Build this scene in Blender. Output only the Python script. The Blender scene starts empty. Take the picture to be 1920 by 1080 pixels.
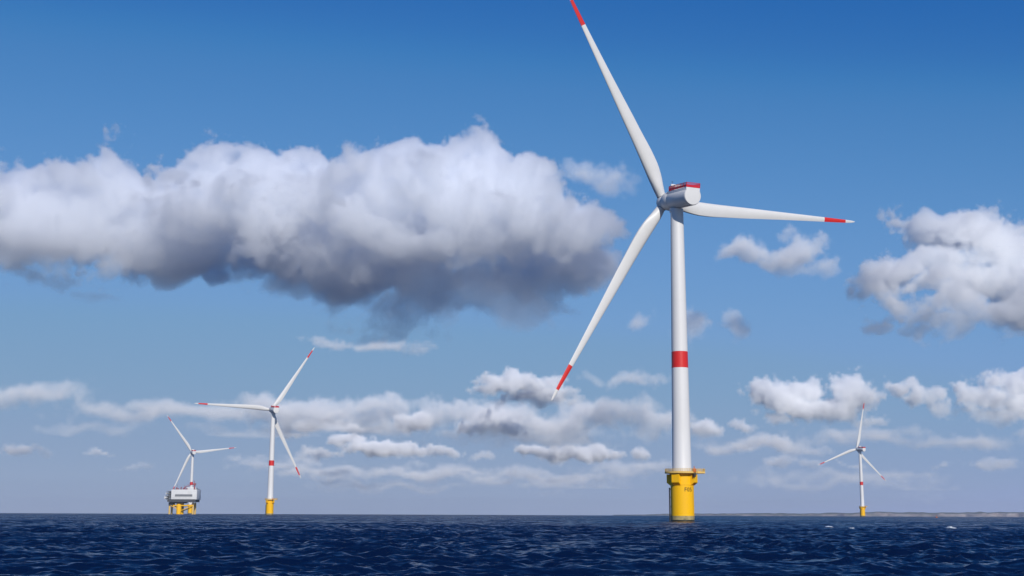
import bpy, bmesh, math, random
import numpy as np
from mathutils import Vector, Matrix

S = bpy.context.scene
COL = S.collection
R = math.radians

# ------------------------------------------------------------------ camera
F_PX, PITCH, ROLL, EYE = 2382.6, R(10.08), 0.0039, 2.17      # focal length in pixels of a 1920 wide frame
cam = bpy.data.cameras.new('camera')
cam_ob = bpy.data.objects.new('camera', cam)
COL.objects.link(cam_ob)
cam.sensor_width = 36.0
cam.lens = F_PX * 36 / 1920
cam.clip_start, cam.clip_end = 0.5, 400000
FWD = Vector((0, math.cos(PITCH), math.sin(PITCH)))
_u0 = Vector((0, -math.sin(PITCH), math.cos(PITCH)))
_r0 = Vector((1, 0, 0))
RGT = math.cos(ROLL) * _r0 + math.sin(ROLL) * _u0
UPV = -math.sin(ROLL) * _r0 + math.cos(ROLL) * _u0
cam_ob.matrix_world = Matrix(((RGT.x, UPV.x, -FWD.x, 0), (RGT.y, UPV.y, -FWD.y, 0),
                              (RGT.z, UPV.z, -FWD.z, EYE), (0, 0, 0, 1)))
S.camera = cam_ob


def at(px, py, Y):
    """The point at depth Y that the photograph shows at this pixel."""
    d = FWD + RGT * ((px - 960) / F_PX) + UPV * ((540 - py) / F_PX)
    return Vector((0, 0, EYE)) + d * (Y / d.y)


# ------------------------------------------------------------------ sky and sun
SUN_EL, SUN_AZ = R(29), R(180 - 16)          # behind the camera, over its right shoulder
w = bpy.data.worlds.new('World')
S.world = w
w.use_nodes = True
nt = w.node_tree
bg = nt.nodes['Background']
bg.inputs[1].default_value = 0.08
sky = nt.nodes.new('ShaderNodeTexSky')
sky.sky_type = 'NISHITA'
sky.sun_disc = False
sky.sun_elevation, sky.sun_rotation = SUN_EL, SUN_AZ
sky.air_density, sky.dust_density, sky.ozone_density, sky.altitude = 1.0, 0.0, 3.0, 2000
down = nt.nodes.new('ShaderNodeVectorMath'); down.operation = 'SCALE'; down.inputs[3].default_value = 0.08
up = nt.nodes.new('ShaderNodeVectorMath'); up.operation = 'SCALE'; up.inputs[3].default_value = 12.5
crv = nt.nodes.new('ShaderNodeRGBCurve')      # a deep blue, polarised grade of the sky
def curve(c, pts):
    while len(c.points) < len(pts):
        c.points.new(0.5, 0.5)
    for p, (x, y) in zip(c.points, pts):
        p.location = (x, y)
        p.handle_type = 'AUTO_CLAMPED'
curve(crv.mapping.curves[0], [(0, 0), (.06, .006), (.08, .014), (.1, .034), (.117, .066), (.212, .155), (.36, .215), (.64, .275), (1, .33)])
curve(crv.mapping.curves[1], [(0, 0), (.10, .070), (.144, .115), (.175, .155), (.205, .215), (.352, .322), (.533, .355), (.74, .365), (1, .40)])
curve(crv.mapping.curves[2], [(0, 0), (.20, .30), (.279, .40), (.335, .455), (.376, .503), (.552, .610), (.64, .615), (.70, .57), (1, .54)])
crv.mapping.update()
nt.links.new(sky.outputs[0], down.inputs[0])
nt.links.new(down.outputs[0], crv.inputs['Color'])
nt.links.new(crv.outputs[0], up.inputs[0])
nt.links.new(up.outputs[0], bg.inputs[0])

SUN_DIR = Vector((math.sin(SUN_AZ) * math.cos(SUN_EL), math.cos(SUN_AZ) * math.cos(SUN_EL), math.sin(SUN_EL)))
sun = bpy.data.lights.new('sun', 'SUN')
sun.energy, sun.angle, sun.color = 3.6, R(0.5), (1, .955, .90)
sun_ob = bpy.data.objects.new('sun', sun)
COL.objects.link(sun_ob)
sun_ob.rotation_euler = (-SUN_DIR).to_track_quat('-Z', 'Y').to_euler()

S.view_settings.view_transform = 'Standard'
S.view_settings.look = 'None'
S.view_settings.exposure = 0
S.render.engine = 'CYCLES'
S.cycles.max_bounces = 64
S.cycles.diffuse_bounces = 4
S.cycles.glossy_bounces = 4
S.cycles.volume_bounces = 64
S.cycles.volume_step_rate = 2.0
S.cycles.volume_max_steps = 512


# ------------------------------------------------------------------ helpers
def tag(o, label=None, cat=None, group=None, kind=None):
    if label: o['label'] = label
    if cat: o['category'] = cat
    if group: o['group'] = group
    if kind: o['kind'] = kind
    return o


def empty(name, loc, label, cat, group=None):
    o = bpy.data.objects.new(name, None)
    COL.objects.link(o)
    o.location = loc
    o.empty_display_size = 1
    return tag(o, label, cat, group)


class MB:
    """Collects shapes and links them as ONE mesh object."""
    def __init__(self):
        self.bm = bmesh.new()

    def box(self, c, s, rz=0.0, mat=0, M=None, bev=0.0):
        m = Matrix.Translation(c) @ Matrix.Rotation(rz, 4, 'Z') @ Matrix.Diagonal((s[0], s[1], s[2], 1))
        if M is not None: m = M @ m
        r = bmesh.ops.create_cube(self.bm, size=1, matrix=m)
        fs = {f for v in r['verts'] for f in v.link_faces}
        for f in fs: f.material_index = mat
        if bev:
            es = list({e for v in r['verts'] for e in v.link_edges})
            rb = bmesh.ops.bevel(self.bm, geom=es, offset=bev, segments=2, affect='EDGES', profile=.6)
            for f in rb['faces']: f.material_index = mat
        return self

    def bar(self, a, b, r, n=8, mat=0, r2=None):
        a, b = Vector(a), Vector(b)
        d = b - a
        m = Matrix.Translation((a + b) / 2) @ d.to_track_quat('Z', 'Y').to_matrix().to_4x4()
        res = bmesh.ops.create_cone(self.bm, cap_ends=True, segments=n, radius1=r, radius2=r if r2 is None else r2,
                                    depth=d.length, matrix=m)
        for f in {f for v in res['verts'] for f in v.link_faces}:
            f.material_index = mat
            f.smooth = len(f.verts) == 4
        return self

    def rings(self, rings, mats=None, cap=True, smooth=True, closed=True):
        """Skin a list of rings (each a list of points)."""
        vs = [[self.bm.verts.new(p) for p in ring] for ring in rings]
        n = len(rings[0])
        for i in range(len(vs) - 1):
            for j in range(n if closed else n - 1):
                f = self.bm.faces.new((vs[i][j], vs[i][(j + 1) % n], vs[i + 1][(j + 1) % n], vs[i + 1][j]))
                f.smooth = smooth
                f.material_index = mats[i] if mats else 0
        if cap:
            f = self.bm.faces.new(list(reversed(vs[0]))); f.material_index = mats[0] if mats else 0
            f = self.bm.faces.new(vs[-1]); f.material_index = mats[-1] if mats else 0
        return self

    def lathe(self, prof, n=64, mats=None, cap=True):
        return self.rings([[(r * math.cos(2 * math.pi * k / n), r * math.sin(2 * math.pi * k / n), z) for k in range(n)]
                           for r, z in prof], mats, cap)

    def prism(self, poly, z0, z1, mat=0):
        a = [self.bm.verts.new((x, y, z0)) for x, y in poly]
        b = [self.bm.verts.new((x, y, z1)) for x, y in poly]
        n = len(poly)
        for j in range(n):
            self.bm.faces.new((a[j], a[(j + 1) % n], b[(j + 1) % n], b[j])).material_index = mat
        self.bm.faces.new(list(reversed(a))).material_index = mat
        self.bm.faces.new(b).material_index = mat
        return self

    def build(self, name, mats, parent=None, sharp=True):
        bmesh.ops.recalc_face_normals(self.bm, faces=self.bm.faces[:])
        me = bpy.data.meshes.new(name)
        self.bm.to_mesh(me)
        self.bm.free()
        for m in (mats if isinstance(mats, (list, tuple)) else [mats]): me.materials.append(m)
        if sharp: me.set_sharp_from_angle(angle=R(38))
        o = bpy.data.objects.new(name, me)
        COL.objects.link(o)
        o.parent = parent
        return o


def mat(name, col, rough=.5, spec=.5, dirt=None, dirt_col=None, scale=.6, metallic=0.0, streak=0.0):
    """Painted surface with a faint, uneven weathering of its own."""
    m = bpy.data.materials.new(name)
    m.use_nodes = True
    t = m.node_tree
    b = t.nodes['Principled BSDF']
    b.inputs['Roughness'].default_value = rough
    b.inputs['Specular IOR Level'].default_value = spec
    b.inputs['Metallic'].default_value = metallic
    b.inputs['Base Color'].default_value = (*col, 1)
    if dirt:
        tc = t.nodes.new('ShaderNodeTexCoord')
        mp = t.nodes.new('ShaderNodeMapping')
        mp.inputs['Scale'].default_value = (1, 1, .12 if streak else 1)
        n = t.nodes.new('ShaderNodeTexNoise'); n.inputs['Scale'].default_value = scale
        n.inputs['Detail'].default_value = 6; n.inputs['Roughness'].default_value = .6
        r = t.nodes.new('ShaderNodeMapRange')
        r.inputs[1].default_value, r.inputs[2].default_value = .42, .78
        r.inputs[3].default_value, r.inputs[4].default_value = 0, dirt
        x = t.nodes.new('ShaderNodeMix'); x.data_type = 'RGBA'
        x.inputs[6].default_value = (*col, 1)
        x.inputs[7].default_value = (*(dirt_col or [c * .6 for c in col]), 1)
        t.links.new(tc.outputs['Object'], mp.inputs[0]); t.links.new(mp.outputs[0], n.inputs[0])
        t.links.new(n.outputs[0], r.inputs[0]); t.links.new(r.outputs[0], x.inputs[0])
        t.links.new(x.outputs[2], b.inputs['Base Color'])
    return m


WHITE = mat('white_paint', (.72, .71, .69), .45, .4, .35, (.56, .55, .52), .25, streak=1)
BLADE = mat('blade_paint', (.70, .69, .665), .42, .4, .3, (.56, .55, .51), .2)
RED = mat('red_paint', (.66, .022, .018), .45, .4, .25, (.55, .04, .03), .8)
YELLOW = mat('yellow_paint', (.93, .50, .002), .55, .3, .3, (.82, .39, .004), .5, streak=1)
PALE_YELLOW = mat('railing_paint', (.72, .47, .12), .55, .4, .3, (.6, .4, .15), 1.5)
TIDE = mat('tide_stain', (.42, .34, .16), .6, .3, .9, (.06, .055, .03), .9)
ALGAE = mat('wet_algae', (.022, .020, .012), .4, .5, .6, (.05, .045, .02), 1.2)
DARK = mat('dark_steel', (.03, .03, .03), .55, .4)
BLACK = mat('black_lettering', (.012, .012, .012), .6, .3)
GREY = mat('light_grey_cladding', (.68, .68, .67), .55, .35, .4, (.40, .40, .39), .15)
MIDGREY = mat('mid_grey_steel', (.20, .21, .22), .6, .3, .4, (.12, .12, .13), .3)
DARKGREY = mat('dark_grey_steel', (.06, .065, .075), .6, .3)
ORANGE = mat('orange_paint', (.55, .14, .02), .5, .4)
REDBROWN = mat('red_rail_paint', (.62, .012, .03), .5, .4)

# ------------------------------------------------------------------ the sea: one sheet, displaced by wind waves
rng = np.random.default_rng(11)
NW = 130
lam = np.exp(rng.uniform(math.log(.45), math.log(9), NW))              # wavelengths in metres
wdir = R(-90 + 18) + rng.normal(0, R(42), NW)                          # running towards the camera
kx, ky = np.cos(wdir) * 2 * np.pi / lam, np.sin(wdir) * 2 * np.pi / lam
slope = .0265 * np.where(lam < 2.8, 1.0, (2.8 / lam) ** .9) * rng.uniform(.6, 1.4, NW)
amp = slope * lam / (2 * np.pi) * 1.55
phs = rng.uniform(0, 2 * np.pi, NW)


def sea_height(x, y, cell):
    """Wave height and sideways pinch at (x, y); waves shorter than the mesh can hold fade out."""
    z = np.zeros_like(x); dx = np.zeros_like(x); dy = np.zeros_like(x)
    env = 1 + .22 * np.sin(.11 * x + .06 * y + 1) * np.sin(.045 * y - .07 * x) + .2 * np.sin(.23 * x - .17 * y + 2) * np.sin(.19 * y + .05 * x + .7)   # wave groups
    for i in range(NW):
        g = env * np.clip((lam[i] / np.maximum(cell, 1e-3) - 2.5) / 2.5, 0, 1)
        a = kx[i] * x + ky[i] * y + phs[i]
        c, s = np.cos(a) * amp[i] * g, np.sin(a) * amp[i] * g
        z += c
        dx -= s * kx[i] / math.hypot(kx[i], ky[i]) * .8
        dy -= s * ky[i] / math.hypot(kx[i], ky[i]) * .8
    return z, dx, dy


th_in = np.arange(R(-27), R(27), .00088)
th = np.concatenate([np.linspace(R(-180), R(-45), 60, endpoint=False), np.linspace(R(-45), R(-27), 80, endpoint=False),
                     th_in, np.linspace(R(27), R(45), 80, endpoint=False), np.linspace(R(45), R(180), 60, endpoint=False)])
rr = [2.0]
while rr[-1] < 14500:
    r_ = rr[-1]
    g = .03 if r_ < 30 else (.0034 if r_ < 220 else (.0055 if r_ < 1500 else .012))
    rr.append(r_ * (1 + g))
rr = np.array(rr)
nr, nth = len(rr), len(th)
TH, RR = np.meshgrid(th, rr)
X, Y = RR * np.sin(TH), RR * np.cos(TH)
dth = np.abs(np.gradient(th))[None, :] * RR
drr = np.gradient(rr)[:, None] * np.ones((1, nth))
zz, ddx, ddy = sea_height(X.ravel(), Y.ravel(), np.maximum(dth * .9, drr * .6).ravel())
EARTH = 6.371e6
co = np.stack([X.ravel() + ddx, Y.ravel() + ddy, zz - RR.ravel() ** 2 / (2 * EARTH)], 1).astype(np.float32)
idx = np.arange(nr * nth).reshape(nr, nth)
a_, b_ = idx[:-1], idx[1:]
q = np.stack([a_.ravel(), b_.ravel(), np.roll(b_, -1, 1).ravel(), np.roll(a_, -1, 1).ravel()], 1)
me = bpy.data.meshes.new('sea')
me.vertices.add(len(co)); me.vertices.foreach_set('co', co.ravel())
me.loops.add(q.size); me.loops.foreach_set('vertex_index', q.ravel().astype(np.int32))
me.polygons.add(len(q)); me.polygons.foreach_set('loop_start', np.arange(0, q.size, 4, dtype=np.int32))
me.polygons.foreach_set('use_smooth', np.ones(len(q), bool))
me.update(); me.validate()
me.flip_normals() if me.polygons[len(q) // 2].normal.z < 0 else None
sea = bpy.data.objects.new('sea', me)
COL.objects.link(sea)
tag(sea, 'choppy dark navy sea reaching the horizon', kind='structure')

m = bpy.data.materials.new('sea_water'); m.use_nodes = True
t = m.node_tree; b = t.nodes['Principled BSDF']
b.inputs['Base Color'].default_value = (.0015, .0078, .034, 1)
b.inputs['Roughness'].default_value = .23
b.inputs['IOR'].default_value = 1.33
b.inputs['Specular IOR Level'].default_value = .4
geo = t.nodes.new('ShaderNodeNewGeometry')
def ripple(scale, stretch, k, rot, detail):
    mp = t.nodes.new('ShaderNodeMapping')
    mp.inputs['Rotation'].default_value = (0, 0, rot)
    mp.inputs['Scale'].default_value = (scale * stretch, scale, scale)
    n = t.nodes.new('ShaderNodeTexNoise'); n.inputs['Scale'].default_value = 1
    n.inputs['Detail'].default_value = detail; n.inputs['Roughness'].default_value = .62
    s = t.nodes.new('ShaderNodeVectorMath'); s.operation = 'SUBTRACT'; s.inputs[1].default_value = (.5, .5, .5)
    k_ = t.nodes.new('ShaderNodeVectorMath'); k_.operation = 'MULTIPLY'; k_.inputs[1].default_value = (k * .7, k, 0)
    t.links.new(geo.outputs['Position'], mp.inputs[0]); t.links.new(mp.outputs[0], n.inputs[0])
    t.links.new(n.outputs['Color'], s.inputs[0]); t.links.new(s.outputs[0], k_.inputs[0])
    return k_.outputs[0]
def vadd(p, q_):
    a = t.nodes.new('ShaderNodeVectorMath'); a.operation = 'ADD'
    t.links.new(p, a.inputs[0]); t.links.new(q_, a.inputs[1]); return a.outputs[0]
rip = vadd(ripple(2.6, .5, .9, R(18), 6), ripple(.42, .45, .9, R(14), 5))
rip = vadd(rip, ripple(.05, .4, .5, R(20), 3))
gm = t.nodes.new('ShaderNodeMapping'); gm.inputs['Scale'].default_value = (.012, .02, .02)
gn = t.nodes.new('ShaderNodeTexNoise'); gn.inputs['Scale'].default_value = 1; gn.inputs['Detail'].default_value = 4
gr = t.nodes.new('ShaderNodeMapRange'); gr.inputs[1].default_value, gr.inputs[2].default_value, gr.inputs[3].default_value, gr.inputs[4].default_value = .35, .65, .55, 1.3
gs = t.nodes.new('ShaderNodeVectorMath'); gs.operation = 'SCALE'          # gusts roughen the water in patches
t.links.new(geo.outputs['Position'], gm.inputs[0]); t.links.new(gm.outputs[0], gn.inputs[0]); t.links.new(gn.outputs[0], gr.inputs[0])
t.links.new(rip, gs.inputs[0]); t.links.new(gr.outputs[0], gs.inputs[3]); rip = gs.outputs[0]
nn = t.nodes.new('ShaderNodeVectorMath'); nn.operation = 'NORMALIZE'
lee = t.nodes.new('ShaderNodeVectorMath'); lee.operation = 'ADD'; lee.inputs[1].default_value = (.04, -.18, 0)   # steeper lee faces
t.links.new(vadd(geo.outputs['Normal'], rip), lee.inputs[0]); t.links.new(lee.outputs[0], nn.inputs[0])
t.links.new(nn.outputs[0], b.inputs['Normal'])
me.materials.append(m)


# ------------------------------------------------------------------ wind turbines
HUB_Z, OVERHANG, REAR, TILT = 103.29, 8.3, 10.4, R(6)
RB = 77.0


def interp(x, tab):
    return float(np.interp(x, [a for a, _ in tab], [b for _, b in tab]))


def blade_mesh():
    mb = MB()
    rs = [1.35, 2.45, 2.6, 3.2, 4.5, 6, 7.5, 9, 11, 13, 15, 17, 19, 22, 26, 30, 35, 40, 45, 50, 55, 60, 63.9, 64, 68, 72.9, 73, 74.5, 75.6, 76.4, 76.85, 77]
    chord = [(1.35, 2.9), (3, 3.05), (5, 3.55), (7.5, 4.2), (10, 4.65), (12.5, 4.85), (16, 4.8), (19, 4.6), (24, 4.2), (30, 3.9), (45, 2.8), (60, 1.85),
             (70, 1.3), (74, 1.0), (76, .7), (76.85, .32), (77, .12)]
    thick = [(1.35, 1.0), (3, .95), (5, .80), (7.5, .60), (10, .48), (13, .41), (15, .37), (20, .31), (30, .25), (45, .21), (60, .18), (77, .16)]
    lead = [(1.35, .5), (3, .48), (7.5, .36), (12.5, .29), (18, .26), (24, .26), (45, .28), (77, .33)]
    flat = [(1.35, 0), (5, .08), (9, .22), (16, .20), (26, .08), (40, .03), (77, .02)]
    twist = [(1.35, 17), (9, 15), (16, 11.5), (26, 7), (45, 3), (60, 1), (77, -1)]
    n = 36
    rings, mats = [], []
    for r in rs:
        c, th_, ld, fl, tw = (interp(r, q) for q in (chord, thick, lead, flat, twist))
        round_ = np.clip((r - 2.2) / 8, 0, 1); round_ = round_ * round_ * (3 - 2 * round_)
        ring = []
        for k in range(n):
            a = 2 * math.pi * k / n
            xc = .5 - .5 * math.cos(a)                       # 0 leading edge .. 1 trailing edge
            sgn = 1 if math.sin(a) >= 0 else -1
            tk = 5 * (.2969 * math.sqrt(xc) - .126 * xc - .3516 * xc ** 2 + .2843 * xc ** 3 - .1015 * xc ** 4) * th_
            tk = max(tk, 0) + fl * .5 * xc ** 2 * .55
            cam_ = .05 * (1 - (2 * xc - 1) ** 2)
            ya = sgn * tk + cam_
            yc = .5 * math.sin(a)
            y_ = (1 - round_) * yc + round_ * ya
            u = (ld - xc) * c                                # along the chord, + towards the leading edge
            v = y_ * c
            ct, st = math.cos(R(tw + 2)), math.sin(R(tw + 2))
            # local frame: Z out along the blade, X towards the leading edge, Y upwind
            ring.append((u * ct + v * st, u * st - v * ct, r))
        rings.append(ring)
    for i in range(len(rs) - 1):
        mid = (rs[i] + rs[i + 1]) / 2
        mats.append(1 if 64 < mid < 73 else (2 if 2.45 < mid < 2.6 else 0))
    mb.rings(rings, mats)
    return mb


def platform_outline(rad, ext, half, n=40):
    pts = []
    a0 = math.asin(half / rad)
    pts.append((ext, -half)); pts.append((ext, half))
    for k in range(n + 1):
        a = a0 + (2 * math.pi - 2 * a0) * k / n
        pts.append((rad * math.cos(a), rad * math.sin(a)))
    return pts


def make_turbine(label):
    root = empty('wind_turbine', (0, 0, 0), label, 'wind turbine', 'offshore wind turbines')
    # foundation: concrete shaft painted yellow, stained where the tide works on it
    prof = [(3.62, -6), (3.62, .45), (3.62, .55), (3.62, 1.55), (3.62, 1.75), (3.62, 11.2), (3.72, 11.25), (3.72, 11.6), (3.62, 11.65), (3.62, 14.55), (3.9, 14.6), (3.9, 14.85)]
    mats_ = [2, 2, 1, 1, 0, 0, 0, 0, 0, 0, 0]
    fnd = MB().lathe(prof, 96, mats_).build('foundation', [YELLOW, TIDE, ALGAE], root)
    for az in (-34, 56, 146, 236):                            # box brackets under the platform
        mb = MB()
        d = Vector((math.sin(R(az)), -math.cos(R(az)), 0)); s = Vector((d.y, -d.x, 0))
        sec = [(3.0, 14.6), (4.75, 14.6), (4.75, 12.0), (3.62, 11.15), (3.0, 11.15)]
        ring = [[d * r + s * hw + Vector((0, 0, z)) for r, z in sec] for hw in (-1.25, 1.25)]
        mb.rings(ring, smooth=False).build('bracket', YELLOW, fnd)
    # boat landing on the shaded side: two fender pipes with a ladder between
    mb = MB()
    d = Vector((math.sin(R(262)), -math.cos(R(262)), 0)); s = Vector((d.y, -d.x, 0))
    for k in (-.55, .55):
        mb.bar(d * 3.95 + s * k + Vector((0, 0, -4)), d * 3.95 + s * k + Vector((0, 0, 10.4)), .22, 12)
        for z in (1.5, 4.5, 7.5, 10):
            mb.bar(d * 3.5 + s * k + Vector((0, 0, z)), d * 3.95 + s * k + Vector((0, 0, z)), .12)
    for i in range(24):
        z = -.4 + i * .45
        mb.bar(d * 3.85 + s * .5 + Vector((0, 0, z)), d * 3.85 - s * .5 + Vector((0, 0, z)), .04, 6)
    mb.build('boat_landing', DARK, root)
    # platform with its railing and a small davit crane
    out = platform_outline(5.35, 7.0, 2.3)
    plat = MB().prism(out, 14.86, 15.12).build('platform', [PALE_YELLOW], root)
    mb = MB()
    n = len(out)
    loop = [Vector((x * .985, y * .985, 0)) for x, y in out]
    for i in range(n):
        p, q_ = loop[i], loop[(i + 1) % n]
        L = (q_ - p).length
        for z in (15.62, 15.95, 16.28):
            mb.bar(p + Vector((0, 0, z)), q_ + Vector((0, 0, z)), .05, 6)
        mb.box(tuple((p + q_) / 2 + Vector((0, 0, 15.28))), (L, .04, .34), math.atan2(q_.y - p.y, q_.x - p.x))
        for j in range(max(1, round(L / .8))):
            c = p.lerp(q_, j / max(1, round(L / .8)))
            mb.bar(c + Vector((0, 0, 15.1)), c + Vector((0, 0, 16.32)), .05, 6)
    mb.build('railing', PALE_YELLOW, plat)
    mb = MB()
    dv = Vector((3.3, -4.0, 0))
    mb.box((dv.x, dv.y, 15.7), (1.0, .9, 1.15), .4, 0, bev=.08).bar(dv + Vector((0, 0, 16.2)), dv + Vector((0, 0, 17.0)), .14)
    mb.box((dv.x, dv.y, 14.3), (.8, .7, 1.2), .4, 1)
    mb.build('davit_crane', [ORANGE, DARK], plat)
    # tower: tapered white steel with a red warning band, section flanges
    mb = MB()
    zs = [15.12, 15.3, 30, 44, 48.1, 53.3, 60, 72.0, 86, 98.5, 99.9]
    def tr(z): return 3.02 - (z - 15) / 85 * .97
    prof = []
    for z in zs: prof.append((tr(z) + (.06 if z < 15.25 else 0), z))
    mb.lathe(prof, 96, [0, 0, 0, 0, 1, 0, 0, 0, 0, 0])
    twr = mb.build('tower', [WHITE, RED], root)
    for z in (38.0, 70.0):
        MB().lathe([(tr(z) + .012, z - .07), (tr(z) + .03, z - .05), (tr(z) + .03, z + .05), (tr(z) + .012, z + .07)], 96).build('section_flange', WHITE, twr)
    # nacelle frame: Y forward along the rotor axis (upwind, away from the camera), tilted up
    n = 56
    def section(y, rad, deck):
        """Round belly, flat sided top block."""
        pts = []
        hw = 2.55 * rad / 3.05
        for k in range(n):
            a = 2 * math.pi * k / n - math.pi / 2
            x, z = rad * math.cos(a), rad * math.sin(a)
            if z > 0 and deck > 0 and abs(x) <= hw * 1.0001:
                z = max(z, deck)
            elif z > 0 and deck > 0:
                pass
            pts.append((x, y, z))
        return pts
    body = MB()
    body.rings([[(p[0] * s, y, min(p[2] * s, 2.56 if y < 1.7 else 9)) for p in section(0, rad, 0)] for y, rad, s in
                [(-10.4, 2.72, 1), (-10.38, 2.86, 1), (-10.2, 3.0, 1), (-9.9, 3.05, 1), (-4, 3.05, 1), (1.6, 3.05, 1), (1.7, 3.0, 1), (1.85, 3.0, 1),
                 (1.95, 3.05, 1), (5.3, 3.05, 1), (5.5, 2.9, 1), (5.7, 2.5, 1)]])
    body.box((0, -4.05, 1.75), (5.0, 12.66, 1.72), bev=.12)   # flat sided top block
    body.bar((0, 0, -3.0), (0, 0, -4.2), 2.2, 48)             # yaw collar on top of the tower
    nac = body.build('nacelle', WHITE, root)
    cool = MB().box((0, -.6, 3.4), (3.8, 1.5, 1.7), bev=.1).box((0, .2, 4.3), (4.4, .4, 1.3), bev=.05)
    cool.build('cooler', GREY, nac)
    mb = MB()                                                  # red slatted fence round the hoist deck
    x0, x1, y0, y1, zb, zt = -2.5, 2.5, -10.3, .9, 2.62, 4.15
    cor = [(x0, y0), (x1, y0), (x1, y1), (x0, y1)]
    for i in range(4):
        p, q_ = Vector((*cor[i], 0)), Vector((*cor[(i + 1) % 4], 0))
        L = (q_ - p).length; an = math.atan2(q_.y - p.y, q_.x - p.x)
        for z in (zb + .1, zb + .75, zt):
            mb.bar(p + Vector((0, 0, z)), q_ + Vector((0, 0, z)), .06, 6)
        mb.box((*((p + q_) / 2).xy, zb + .42), (L - .1, .04, .72), an)
        ns = int(L / .36)
        for j in range(ns):
            c = p.lerp(q_, (j + .5) / ns)
            mb.box((c.x, c.y, (zb + zt) / 2 + .35), (.17, .04, zt - zb - .75), an)
        for j in range(int(L / 1.7) + 1):
            c = p.lerp(q_, j / max(1, int(L / 1.7)))
            mb.bar(c + Vector((0, 0, zb)), c + Vector((0, 0, zt + .05)), .07, 6)
    mb.build('hoist_railing', REDBROWN, nac)
    mast = MB().bar((-1.6, .4, 2.6), (-1.6, .4, 6.0), .05, 6).bar((-2.1, .4, 5.7), (-1.1, .4, 5.7), .035, 6)
    mast.build('weather_mast', DARKGREY, nac)
    # hub
    mb = MB()
    prof = [(5.7, 2.35), (6.2, 2.45), (7.0, 2.6), (8.3, 2.62), (9.4, 2.35), (10.2, 1.75), (10.7, .9), (10.85, .15)]
    mb.rings([[(r * math.cos(2 * math.pi * k / 48), y, r * math.sin(2 * math.pi * k / 48)) for k in range(48)] for y, r in prof])
    hub = mb.build('hub', WHITE, root)
    bl = blade_mesh().build('blade', [BLADE, RED, DARKGREY], root)
    bls = [bl]
    for k in range(2):
        c = bl.copy(); COL.objects.link(c); c.parent = root; bls.append(c)
    return root


def pose(root, loc, yaw, az):
    """Stand a turbine at loc, yaw its head and turn its rotor (az = angle of the first blade from straight up)."""
    root.location = loc
    H = Matrix.Translation((0, 0, HUB_Z)) @ Matrix.Rotation(yaw, 4, 'Z') @ Matrix.Rotation(TILT, 4, 'X')
    k = 0
    for c in root.children:
        nm = c.name.split('.')[0]
        if nm in ('nacelle', 'hub'):
            c.matrix_local = H
        elif nm == 'blade':
            a = az + k * 2 * math.pi / 3
            # blade frame: Z outwards, X leading edge (rotor turns anticlockwise seen from behind), Y upwind
            Zb = Vector((math.sin(a), 0, math.cos(a))); Yb = Vector((0, 1, 0)); Xb = Yb.cross(Zb)
            Xb = -Xb if Xb.dot(Vector((-math.cos(a), 0, math.sin(a)))) < 0 else Xb
            Bm = Matrix(((Xb.x, Yb.x, Zb.x, 0), (Xb.y, Yb.y, Zb.y, 0), (Xb.z, Yb.z, Zb.z, 0), (0, 0, 0, 1)))
            c.matrix_local = H @ Matrix.Translation((0, OVERHANG, 0)) @ Bm
            k += 1


def copy_tree(o, parent=None):
    c = o.copy(); COL.objects.link(c); c.parent = parent
    for ch in o.children:
        copy_tree(ch, c)
    return c


main = make_turbine('largest white wind turbine, with the number F05 on its yellow base')
t_left = copy_tree(main)
t_plat = copy_tree(main)
t_right = copy_tree(main)
t_left['label'] = 'white wind turbine standing alone to the right of the grey offshore platform'
t_plat['label'] = 'small white wind turbine rising from behind the grey offshore platform'
t_right['label'] = 'small white wind turbine in front of the far cliffs, one blade nearly upright'
pose(main, (53.58, 402.92, 0), R(22.5), R(-30.47))
pose(t_left, (-237.18, 1267.7, 0), R(27.04), R(32.19))
pose(t_plat, (-541.84, 2178.0, 0), R(26.68), R(-37.27))
pose(t_right, (542.5, 1990.8, 0), R(23.1), R(9.8))

# the number on the yellow base of the nearest turbine
fc = bpy.data.curves.new('marking', 'FONT'); fc.body = 'F05'; fc.size = 1.75; fc.offset = .02; fc.space_character = 1.12; fc.align_x = 'CENTER'
fo = bpy.data.objects.new('marking_font', fc); COL.objects.link(fo)
dg = bpy.context.evaluated_depsgraph_get()
fm = bpy.data.meshes.new_from_object(fo.evaluated_get(dg))
bpy.data.objects.remove(fo)
fm.name = 'marking'
bmf = bmesh.new(); bmf.from_mesh(fm)
bmesh.ops.subdivide_edges(bmf, edges=[e for e in bmf.edges if e.calc_length() > .3], cuts=2)
base_a = R(24)
for v in bmf.verts:
    x, y = v.co.x * 1.0, v.co.y
    a = base_a + x / 3.65
    v.co = Vector((math.sin(a) * 3.650, -math.cos(a) * 3.650, 9.25 + y))
bmf.to_mesh(fm); bmf.free()
fm.materials.clear(); fm.materials.append(BLACK)
mk = bpy.data.objects.new('marking', fm); COL.objects.link(mk); mk.parent = main

# ------------------------------------------------------------------ offshore substation in front of the third turbine
sy = 2010.0
sp = at(345, 965, sy)
sub = empty('offshore_substation', (sp.x - 3, sy, 0), 'grey boxy offshore substation on yellow legs', 'offshore platform')
sub.rotation_euler.z = R(3)
k = sy / (F_PX * math.cos(PITCH)) * 1.02        # metres per photograph pixel there
def sx(px): return (px - 345) * k
def sz(py): return (964.3 - py) * k
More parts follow.
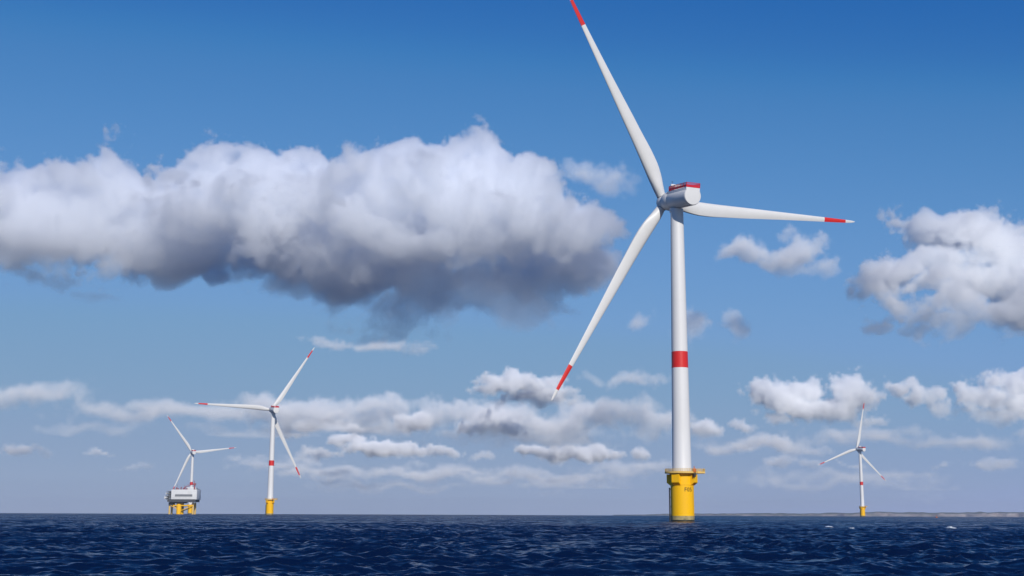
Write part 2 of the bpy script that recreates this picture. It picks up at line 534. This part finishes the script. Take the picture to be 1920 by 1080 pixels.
# topside
mb = MB()
mb.box(((sx(328) + sx(373)) / 2, 0, (sz(921.5) + sz(939)) / 2), (sx(373) - sx(328), 34, sz(921.5) - sz(939)), bev=.6)
mb.box((sx(360), 4, sz(919.6)), (14, 18, 4), bev=.3)
mb.build('topside', GREY, sub)
top = sub.children[0]
mb = MB()
mb.box(((sx(335) + sx(365)) / 2, -17.14, sz(931.8)), (sx(365) - sx(335), .3, 3.4))  # flat grey strip: shade of the inset wall slot put in as colour
mb.build('slot_shade_strip', MIDGREY, top)
mb = MB()
for z in (924, 934): mb.box(((sx(330) + sx(372)) / 2, -17.1, sz(z)), (sx(372) - sx(330), .16, .3))
for i in range(9): mb.box((sx(330) + (sx(372) - sx(330)) * i / 8, -17.1, sz(930)), (.3, .16, sz(921.5) - sz(938.5)))
mb.build('wall_rib', WHITE, top)
# open stair decks on the left end
mb = MB()
for i, z in enumerate((924.5, 928.5, 932.5, 936.5, 939.5)):
    x_ = 319 - (1.5 if 1 < i < 4 else 0)
    mb.box(((sx(x_) + sx(328)) / 2 - .2, 0, sz(z)), (sx(328) - sx(x_), 26, .7))
for x_ in (319.5, 324):
    for y_ in (-12.6, 0, 12.6): mb.bar((sx(x_), y_, sz(924)), (sx(x_), y_, sz(940)), .35, 8)
mb.build('stair_deck', MIDGREY, sub)
mb = MB()
mb.box((sx(324), 2, sz(930.5)), (5.2, 18, 10.5), bev=.2).box((sx(317.5), -3, sz(935.6)), (4.6, 16, 4.2), bev=.4).box((sx(319), -3, sz(928.5)), (4.4, 12, 2.6), bev=.3)
mb.build('stair_tower', GREY, sub)
# cellar deck
mb = MB()
mb.box(((sx(322) + sx(371)) / 2, 0, sz(940.9)), (sx(371) - sx(322), 35, 4.2))
mb.box(((sx(326) + sx(350)) / 2, 0, sz(944.2)), (sx(350) - sx(326), 30, 2.2)).box((sx(327), -4, sz(946.5)), (sx(331) - sx(323), 16, 4.6), bev=.3)
for i in range(7): mb.bar((sx(326 + i * 6), -14.5, sz(944.8)), (sx(330 + i * 6), -14.5, sz(940)), .4)
mb.build('cellar_deck', DARKGREY, sub)
# jacket legs
lx = [324.5, 341, 365.5]
for i, x_ in enumerate(lx):
    r = 3.9 if i == 1 else (1.4 if i == 0 else 1.5)
    for y_ in (-9, 9):
        MB().lathe([(r, -6), (r, sz(946)), (r * .9, sz(944))], 28).build('leg', YELLOW if i == 1 else PALE_YELLOW, sub).location = (sx(x_), y_, 0)
for y_ in (-11, 11):
    mb = MB()
    mb.bar((sx(331), y_, sz(949.5)), (sx(365), y_, sz(949.5)), 1.0, 12)
    mb.bar((sx(341), y_, sz(960)), (sx(365.5), y_, sz(949.8)), .6, 10).bar((sx(324.5), y_, sz(948)), (sx(341), y_, sz(957)), .6, 10)
    mb.build('brace', YELLOW, sub)
# roof gear
MAROON = mat('maroon_paint', (.22, .05, .07), .5, .4)
rnd = random.Random(4)
for x_, h_, w_ in ((335.5, 3.5, 2.2), (338, 2.2, 3), (343, 4.2, 1.6), (348, 3.0, 2.4), (350.5, 4.6, 2.0), (353, 2.4, 2.0)):
    MB().box((sx(x_), -8 + rnd.uniform(-4, 6), sz(921.5) + h_ / 2), (w_, 2, h_), .2, bev=.1).build('roof_cabinet', MAROON, top)
mb = MB()
for z in (.6, 1.2):
    for a_1, b_1 in (((329, -16.5), (372, -16.5)), ((329, 16.5), (372, 16.5)), ((329, -16.5), (329, 16.5)), ((372, -16.5), (372, 16.5))):
        mb.bar((sx(a_1[0]), a_1[1], sz(921.5) + z), (sx(b_1[0]), b_1[1], sz(921.5) + z), .12, 5)
mb.build('roof_railing', MIDGREY, top)
# pedestal crane with its boom laid over the roof, mast at the right
mb = MB()
cx, cz = sx(366), sz(921.5)
mb.bar((cx, -6, cz - 1), (cx, -6, cz + 7.5), 1.1, 12).box((cx, -6, cz + 8.6), (4, 4, 3), bev=.3)
mb.bar((cx, -6, cz + 10), (cx - 1, -6, cz + 14), .35).bar((cx, -6, cz + 9), (cx - 15, -6, cz + 4), .45).bar((cx - 1, -6, cz + 14), (cx - 15, -6, cz + 4.4), .12)
mb.build('pedestal_crane', mat('dull_red_paint', (.30, .09, .10), .5, .4), sub)
for x_, h_ in ((333, 9), (346, 8)):
    MB().bar((sx(x_), 5, cz), (sx(x_), 5, cz + h_), .25, 6).build('aerial', MIDGREY, top)

# ------------------------------------------------------------------ far chalk coast
rng2 = np.random.default_rng(5)
def smooth_noise(n, cells, seed):
    g = np.random.default_rng(seed).standard_normal(cells + 3)
    x = np.linspace(0, cells, n)
    i = x.astype(int); f = x - i; f = f * f * (3 - 2 * f)
    return g[i] * (1 - f) + g[i + 1] * f
nC = 520
pxs = np.linspace(1150, 2600, nC)
Yc = 13500 - 1500 * np.clip((pxs - 1150) / 900, 0, 1.6) + smooth_noise(nC, 20, 1) * 140 + smooth_noise(nC, 90, 2) * 35
hc = np.interp(pxs, [1150, 1215, 1290, 1420, 1560, 1700, 1920, 2600], [-6, 2, 10, 12, 19, 22, 32, 40]) * (1 + .12 * smooth_noise(nC, 26, 3) + .07 * smooth_noise(nC, 120, 4))
mb = MB()
rows = []
for i in range(nC):
    p = at(pxs[i], 968, Yc[i]); h = hc[i]
    d = Vector((p.x, p.y, 0)).normalized()
    b0 = Vector((p.x, p.y, 0))
    rough = 18 * smooth_noise(nC, 200, 7)[i]
    rows.append([b0 - d * 25 + Vector((0, 0, -18)), b0 + Vector((0, 0, -9)), b0 + d * (10 + abs(rough)) + Vector((0, 0, h * .35)), b0 + d * (26 + abs(rough) * .6) + Vector((0, 0, h * .72)),
                 b0 + d * (45 + rough * .5) + Vector((0, 0, h * .95)), b0 + d * 130 + Vector((0, 0, h * 1.05)), b0 + d * 700 + Vector((0, 0, h * 1.35 + 3 * smooth_noise(nC, 60, 9)[i])),
                 b0 + d * 2200 + Vector((0, 0, h * 1.55 + 5 * smooth_noise(nC, 34, 10)[i])), b0 + d * 3000 + Vector((0, 0, -20))])
mb.rings(rows, cap=False, closed=False)
CHALK = bpy.data.materials.new('hazed_chalk_coast'); CHALK.use_nodes = True  # chalk tones dulled: part of the distance haze is put into the colour
t = CHALK.node_tree; b = t.nodes['Principled BSDF']; b.inputs['Roughness'].default_value = .9
g_ = t.nodes.new('ShaderNodeNewGeometry'); sp_ = t.nodes.new('ShaderNodeSeparateXYZ')
n1 = t.nodes.new('ShaderNodeTexNoise'); n1.inputs['Scale'].default_value = .004; n1.inputs['Detail'].default_value = 5
mp = t.nodes.new('ShaderNodeMapping'); mp.inputs['Scale'].default_value = (1, 1, 5)
cr = t.nodes.new('ShaderNodeValToRGB')
cr.color_ramp.elements[0].position = .35; cr.color_ramp.elements[0].color = (.14, .135, .125, 1)
cr.color_ramp.elements[1].position = .62; cr.color_ramp.elements[1].color = (.30, .265, .26, 1)
e = cr.color_ramp.elements.new(.48); e.color = (.22, .18, .18, 1)
st_ = t.nodes.new('ShaderNodeMapRange'); st_.inputs[1].default_value = .80; st_.inputs[2].default_value = .93
mx = t.nodes.new('ShaderNodeMix'); mx.data_type = 'RGBA'; mx.inputs[7].default_value = (.06, .07, .055, 1)
t.links.new(g_.outputs['Position'], mp.inputs[0]); t.links.new(mp.outputs[0], n1.inputs[0]); t.links.new(n1.outputs[0], cr.inputs[0])
t.links.new(g_.outputs['Normal'], sp_.inputs[0]); t.links.new(sp_.outputs['Z'], st_.inputs[0])
t.links.new(st_.outputs[0], mx.inputs[0]); t.links.new(cr.outputs[0], mx.inputs[6]); t.links.new(mx.outputs[2], b.inputs['Base Color'])
coast = mb.build('coast_hills', CHALK, None, sharp=False)
tag(coast, 'low hazy chalk cliffs along the right of the horizon', kind='structure')

# ------------------------------------------------------------------ whitecaps and a buoy
FOAM = mat('sea_foam', (.62, .65, .69), .8, .2, .5, (.55, .60, .66), 6)
def whitecap(px, py, wpx, hpx, seed, label):
    hz = 963.5 + (px - 960) * ROLL
    Y_ = EYE * F_PX / (py - hz)
    p = at(px, py, Y_)
    W = wpx * Y_ / F_PX
    H = hpx * Y_ / F_PX
    rs = np.random.default_rng(seed)
    z0 = float(sea_height(np.array([p.x]), np.array([Y_]), np.array([.8]))[0][0])
    z0 = max(z0, .05)
    bm = bmesh.new()
    bmesh.ops.create_icosphere(bm, subdivisions=4, radius=1)
    ph = rs.uniform(0, 6, 9)
    for v in bm.verts:
        x, y, z = v.co
        f = 1 + .22 * math.sin(5 * x + ph[0]) * math.sin(4 * y + ph[1]) + .15 * math.sin(11 * x + ph[2] + 3 * z) + .1 * math.sin(17 * x + ph[3]) * math.sin(9 * z + ph[4])
        taper = 1 - .55 * abs(x) ** 1.5
        v.co = Vector((x * W * .5 * f, y * W * .28 * f, z * H * .38 * f * taper + .16 * H * math.sin(3.3 * x + ph[5])))
    me_ = bpy.data.meshes.new('whitecap'); bm.to_mesh(me_); bm.free()
    me_.polygons.foreach_set('use_smooth', np.ones(len(me_.polygons), bool))
    me_.materials.append(FOAM)
    o = bpy.data.objects.new('whitecap', me_); COL.objects.link(o)
    o.location = (p.x, Y_, z0 + H * .1)
    tag(o, label, 'whitecap', 'whitecaps on the sea')
whitecap(1555, 988.5, 17, 3.8, 1, 'longest white breaking crest, nearest the far right turbine on its left')
whitecap(1600, 990.5, 15, 3.2, 2, 'thin white breaking crest just below the far right turbine')
whitecap(1783, 990.0, 17, 5.0, 3, 'tall white breaking crest by itself far to the right of the turbines')

bp = at(1756, 968.6, 1500)
bu = empty('buoy', (bp.x, 1500, .1), 'tiny orange buoy on the horizon before the cliffs', 'buoy')
MB().lathe([(.2, -.9), (1.1, -.6), (1.25, 0), (1.1, .5), (.5, .7)], 24).build('float', ORANGE, bu)
MB().bar((0, 0, .7), (0, 0, 2.4), .16, 10).bar((0, 0, 2.2), (0, 0, 2.9), .34, 12, r2=.05).build('top_mark', ORANGE, bu)

# ------------------------------------------------------------------ clouds: real volumes at their own distance, lit by the sun
def vapour(name, g, col):
    m_ = bpy.data.materials.new(name); m_.use_nodes = True
    t_ = m_.node_tree; t_.nodes.clear()
    v_ = t_.nodes.new('ShaderNodeVolumePrincipled'); o_ = t_.nodes.new('ShaderNodeOutputMaterial')
    t_.links.new(v_.outputs[0], o_.inputs['Volume'])
    v_.inputs['Density'].default_value = 1.0
    v_.inputs['Color'].default_value = (*col, 1)
    v_.inputs['Anisotropy'].default_value = g
    return m_
DENSE = vapour('dense_cloud', .1, (.9965, .998, 1))
BANK = vapour('bank_cloud', .3, (.984, .990, .9995))
THIN = vapour('thin_cloud', -.28, (1, 1, 1))


def cloud(label, Y0, blobs, vox, dens, feat, rough=1.0, soft=1.0, seed=0.0, thin=.6, base=.3, ramp=.58):
    """blobs: (px, py, rx, ry, dY) in photograph pixels, stood up at depth Y0 + dY as ellipsoids.
    feat: size in metres of the main billows."""
    CLOUD = BANK if vox < 8 else (DENSE if dens > .0165 else THIN)
    P = []
    for bl_ in blobs:
        px, py, rx, ry = bl_[:4]
        Yb = Y0 + (bl_[4] if len(bl_) > 4 else 0)
        c = at(px, py, Yb); s = Yb / (F_PX * math.cos(PITCH))
        P.append((c, (rx * s, max(ry * s * 1.3, rx * s * thin), ry * s)))
    lo = [min(c[i] - r[i] * 1.3 for c, r in P) - feat * .3 for i in range(3)]
    hi = [max(c[i] + r[i] * 1.3 for c, r in P) + feat * .3 for i in range(3)]
    n = [max(8, int((hi[i] - lo[i]) / vox)) for i in range(3)]
    vol = bpy.data.volumes.new('cloud')
    ob = bpy.data.objects.new('cloud', vol)
    COL.objects.link(ob)
    tag(ob, label, 'cloud', kind='stuff')
    ng = bpy.data.node_groups.new('cloud_shape', 'GeometryNodeTree')
    ng.interface.new_socket('Geometry', in_out='INPUT', socket_type='NodeSocketGeometry')
    ng.interface.new_socket('Geometry', in_out='OUTPUT', socket_type='NodeSocketGeometry')
    N, L = ng.nodes, ng.links
    go = N.new('NodeGroupOutput'); vc = N.new('GeometryNodeVolumeCube'); pos = N.new('GeometryNodeInputPosition')
    vc.inputs['Min'].default_value = lo; vc.inputs['Max'].default_value = hi
    for ax, i in zip('XYZ', range(3)): vc.inputs['Resolution ' + ax].default_value = n[i]
    def vm(op, a, b_=None, scale=None):
        m_ = N.new('ShaderNodeVectorMath'); m_.operation = op
        L.new(a, m_.inputs[0])
        if b_ is not None:
            if isinstance(b_, (tuple, list, Vector)): m_.inputs[1].default_value = b_
            else: L.new(b_, m_.inputs[1])
        if scale is not None: m_.inputs[3].default_value = scale
        return m_.outputs['Value'] if op in ('LENGTH', 'DOT_PRODUCT') else m_.outputs[0]
    def ma(op, a, b_=None, clamp=False, c_=None):
        m_ = N.new('ShaderNodeMath'); m_.operation = op; m_.use_clamp = clamp
        for q_, s_ in ((a, 0), (b_, 1), (c_, 2)):
            if q_ is None: continue
            if isinstance(q_, (int, float)): m_.inputs[s_].default_value = q_
            else: L.new(q_, m_.inputs[s_])
        return m_.outputs[0]
    def noise(vec, size, detail, ro, col=False):
        sc = vm('SCALE', vec, scale=1 / size)
        of = vm('ADD', sc, (seed * 7.3 + 3, seed * 3.1, seed * 5.7))
        t_ = N.new('ShaderNodeTexNoise'); t_.noise_dimensions = '3D'
        t_.inputs['Scale'].default_value = 1; t_.inputs['Detail'].default_value = detail; t_.inputs['Roughness'].default_value = ro
        L.new(of, t_.inputs['Vector'])
        return t_.outputs['Color'] if col else t_.outputs[0]
    warp = vm('SCALE', vm('SUBTRACT', noise(pos.outputs[0], feat * 1.1, 3, .5, True), (.5, .5, .5)), scale=feat * 1.1 * rough)
    pw = vm('ADD', pos.outputs[0], warp)
    body = None
    for c, r in P:
        dv_ = vm('LENGTH', vm('DIVIDE', vm('SUBTRACT', pw, tuple(c)), tuple(max(x, 1) for x in r)))
        mv = ma('SUBTRACT', 1.0, dv_)
        body = mv if body is None else ma('SMOOTH_MAX', body, mv, c_=.12)
    body = ma('SUBTRACT', body, .06)
    # billows: smooth cells at two sizes plus fine turbulence
    def puffs(size, k):
        v = N.new('ShaderNodeTexVoronoi'); v.feature = 'F1'; v.inputs['Scale'].default_value = 1
        L.new(vm('SCALE', pw, scale=1 / size), v.inputs['Vector'])
        return ma('MULTIPLY', ma('SUBTRACT', .52, v.outputs['Distance']), k)
    d = ma('ADD', body, puffs(feat * .55, .55 * rough))
    d = ma('ADD', d, puffs(feat * .24, .42 * rough))
    d = ma('ADD', d, puffs(feat * .1, .26 * rough))
    d = ma('ADD', d, ma('MULTIPLY', ma('SUBTRACT', noise(pos.outputs[0], feat * .42, 7, .70), .5), 2.3 * rough))
    d = ma('ADD', d, ma('MULTIPLY', ma('SUBTRACT', noise(pos.outputs[0], feat * 2.2, 2, .5), .5), .7 * rough))
    d = ma('MULTIPLY', d, 5.0 / soft, True)
    # the flat base holds less water than the body
    zlo, zhi = min(c[2] - r[2] for c, r in P), max(c[2] + r[2] for c, r in P)
    sep = N.new('ShaderNodeSeparateXYZ'); L.new(pw, sep.inputs[0])
    mr = N.new('ShaderNodeMapRange'); mr.interpolation_type = 'SMOOTHSTEP'
    L.new(sep.outputs[2], mr.inputs[0])
    mr.inputs[1].default_value, mr.inputs[2].default_value = zlo + .05 * (zhi - zlo), zlo + ramp * (zhi - zlo)
    mr.inputs[3].default_value, mr.inputs[4].default_value = base, 1.0
    d = ma('MULTIPLY', ma('MULTIPLY', ma('POWER', d, 1.4), dens), mr.outputs[0])
    L.new(d, vc.inputs['Density'])
    sm = N.new('GeometryNodeSetMaterial'); sm.inputs['Material'].default_value = CLOUD
    L.new(vc.outputs[0], sm.inputs[0]); L.new(sm.outputs[0], go.inputs[0])
    md = ob.modifiers.new('cloud_shape', 'NODES'); md.node_group = ng
    vol.materials.append(CLOUD)
    return ob


cloud('huge grey white cumulus bank filling the left of the sky', 6200, [
    (-60, 400, 200, 75, 100), (80, 400, 230, 90, 0), (300, 405, 230, 105, 0), (520, 400, 220, 105, -50), (740, 405, 230, 112, -100), (915, 420, 190, 105, -150),
    (195, 318, 62, 40, 0), (40, 345, 120, 48, -100), (345, 325, 85, 52, -50), (465, 330, 75, 48, -100), (575, 330, 75, 44, -50), (690, 325, 85, 46, -150),
    (780, 334, 105, 44, -200), (890, 364, 100, 46, -200), (985, 366, 85, 52, -200), (1060, 420, 90, 80, -100), (1085, 480, 65, 60, 0),
    (620, 490, 230, 60, 40), (845, 552, 175, 74, 60), (955, 585, 110, 50, 60), (905, 596, 100, 30, 80), (400, 475, 270, 50, 30), (120, 455, 260, 38, 40), (1000, 520, 90, 70, 200), (840, 440, 90, 30, -350)],
    7.6, .026, 520, 1.0, .68, 1, base=.10, ramp=.88)
cloud('faint grey wisp beside the upper end of the huge cloud', 6300, [(1110, 320, 45, 22), (1150, 335, 50, 24), (1185, 350, 25, 14)], 11, .0070, 260, 1.1, 1.6, 2)
cloud('thin ragged strip hanging under the left of the huge cloud', 6400, [(40, 510, 50, 10), (110, 522, 60, 14), (180, 545, 40, 10)], 12, .0065, 200, 1.05, 1.5, 3)
cloud('piled bright cumulus above the cliffs at the right edge', 7600, [
    (1725, 425, 50, 28, 200), (1800, 445, 105, 42, 250), (1885, 480, 75, 45, 200), (1670, 510, 58, 48, 0), (1705, 488, 60, 40, 0), (1745, 530, 70, 42, -50),
    (1795, 560, 95, 46, -100), (1865, 585, 60, 40, -100), (1645, 548, 40, 36, 0), (1765, 495, 75, 40, 100), (1845, 525, 80, 42, 100), (1700, 560, 60, 30, 0), (1775, 600, 80, 28, 0), (1930, 560, 60, 80, 150), (1652, 612, 45, 16, 250), (1722, 634, 45, 13, 250)],
    9, .019, 360, 1.1, 1.1, 4)
cloud('soft small cloud under the level turbine blade', 7600, [(1402, 475, 45, 28), (1462, 488, 60, 24), (1502, 465, 42, 36), (1540, 500, 40, 24)], 12, .0105, 300, 1.05, 1.35, 5)
cloud('faint puffs either side of the red tower band', 8200, [(1205, 608, 32, 22), (1300, 622, 38, 28), (1385, 615, 28, 24)], 14, .0062, 260, 1.1, 1.75, 6)
cloud('long flat cloud streak under the huge cloud', 9000, [(630, 640, 55, 8), (710, 646, 70, 12), (785, 652, 42, 10)], 16, .006, 240, .9, 1.4, 7)
cloud('bright cumulus behind the lower blade tip', 14000, [(960, 722, 62, 20, 0), (1012, 716, 42, 20, 0), (1052, 745, 46, 18, -100), (930, 735, 42, 14, 0), (1000, 750, 70, 12, 300)],
      24, .016, 420, 1.1, 1.0, 8)
cloud('flat grey cloud streak left of the red tower band', 15000, [(1120, 715, 40, 9), (1180, 713, 70, 11)], 26, .0032, 420, 1, 1.6, 9)
cloud('broad grey layer low over the middle of the sea', 15500, [
    (560, 768, 120, 18, 0), (700, 768, 110, 18, 0), (830, 780, 100, 26, 0), (930, 785, 110, 26, 0), (1040, 790, 110, 22, 0), (1140, 775, 120, 22, 0), (1240, 795, 80, 24, 0), (980, 820, 200, 12, 200), (640, 800, 160, 14, 200)], 26, .0036, 520, 1.05, 1.5, 10)
cloud('bright white towers standing out of the grey layer between the turbines', 15000, [
    (775, 792, 30, 24), (757, 776, 24, 14), (885, 806, 46, 17), (945, 800, 38, 20), (650, 806, 48, 9), (920, 786, 40, 12)], 24, .013, 360, 1.05, 1.0, 22)
cloud('faint layer just above the horizon between the turbines', 20000, [
    (620, 888, 130, 8), (820, 885, 150, 8), (1010, 897, 170, 9), (1180, 882, 100, 8), (720, 912, 160, 6), (1080, 920, 140, 6), (520, 870, 100, 7)], 36, .0022, 620, 1.0, 1.7, 23)
cloud('scattered bright low cumulus between the nearest tower and the far right turbine', 18000, [
    (1400, 838, 32, 9), (1460, 832, 40, 12), (1395, 800, 30, 9), (1530, 846, 34, 8)], 30, .010, 360, 1.05, 1.1, 24)
cloud('low bright puffs around the lower blade of the left turbine', 17500, [
    (565, 795, 40, 10), (610, 780, 34, 11), (590, 852, 44, 7), (545, 815, 30, 7)], 30, .009, 340, 1.05, 1.1, 25)
cloud('row of low white puffs to the right of the left turbine', 18500, [
    (690, 838, 62, 14, 0), (745, 846, 60, 14, 0), (832, 850, 34, 12, 0), (600, 851, 42, 6, 0), (900, 857, 30, 7, 0), (655, 822, 40, 8, 200)], 30, .016, 380, 1.0, 1.0, 11)
cloud('row of low white puffs to the left of the nearest tower', 18500, [(990, 845, 34, 11), (1050, 850, 55, 15), (1110, 854, 55, 13), (1195, 853, 22, 14)], 30, .016, 380, 1.0, 1.0, 12)
cloud('round white puff touching the right side of the nearest tower', 16000, [(1318, 803, 34, 15), (1345, 806, 20, 10)], 26, .016, 330, 1.0, 1.0, 13)
cloud('bright cumulus behind the upright blade of the far right turbine', 13000, [
    (1440, 735, 50, 24, 100), (1500, 730, 50, 20, 100), (1592, 742, 44, 34, -100), (1545, 768, 75, 22, 0), (1460, 786, 52, 11, 0), (1640, 786, 34, 9, 100), (1480, 755, 60, 20, 0)],
    22, .016, 400, 1.1, 1.0, 14)
cloud('slanting white cumulus right of the upright blade tip', 13000, [(1690, 722, 32, 16), (1722, 745, 38, 18), (1765, 770, 34, 18), (1755, 742, 26, 14)], 22, .016, 380, 1.1, 1.0, 15)
cloud('grey white cumulus low at the right edge', 13000, [(1850, 745, 55, 34), (1905, 715, 55, 26), (1860, 785, 60, 18), (1940, 765, 60, 36)], 22, .016, 420, 1.1, 1.1, 16)
cloud('thin low streaks either side of the far right tower', 20000, [(1470, 862, 40, 9), (1522, 870, 34, 6), (1770, 874, 26, 6), (1865, 875, 52, 11), (1700, 890, 60, 5), (1600, 872, 30, 5)], 34, .004, 420, 1.0, 1.4, 17)
cloud('small low cloud at the left edge', 18500, [(45, 846, 50, 8), (85, 849, 24, 6)], 30, .006, 330, 1.0, 1.2, 18)
cloud('small low puffs left of the offshore platform', 18500, [(185, 851, 30, 4), (272, 876, 26, 7), (240, 878, 30, 5)], 30, .005, 330, 1.0, 1.3, 19)
cloud('broad pale layer behind the left turbines', 17000, [(60, 740, 140, 16), (260, 775, 160, 16), (430, 770, 130, 14), (480, 815, 140, 10), (150, 810, 150, 9)], 34, .0022, 700, 1.0, 1.8, 20)
cloud('pale ragged layer over the far cliffs', 17000, [(1420, 830, 140, 12), (1640, 815, 120, 12), (1820, 825, 140, 12), (1560, 900, 220, 8), (1780, 920, 150, 6)], 34, .0022, 700, 1.0, 1.8, 21)

# ------------------------------------------------------------------ air: one box of thin haze round the camera and everything but sky and clouds
hz_bm = MB().box((0, 2500, 85.0), (40000, 36000, 250))
HAZE = bpy.data.materials.new('haze_air'); HAZE.use_nodes = True
t = HAZE.node_tree; t.nodes.clear()
hv = t.nodes.new('ShaderNodeVolumePrincipled'); ho = t.nodes.new('ShaderNodeOutputMaterial')
hv.inputs['Density'].default_value = 3.2e-5
hv.inputs['Color'].default_value = (.80, .88, 1, 1)
t.links.new(hv.outputs[0], ho.inputs['Volume'])
haze = hz_bm.build('haze', HAZE, None, sharp=False)
tag(haze, 'thin blue sea haze', kind='stuff')
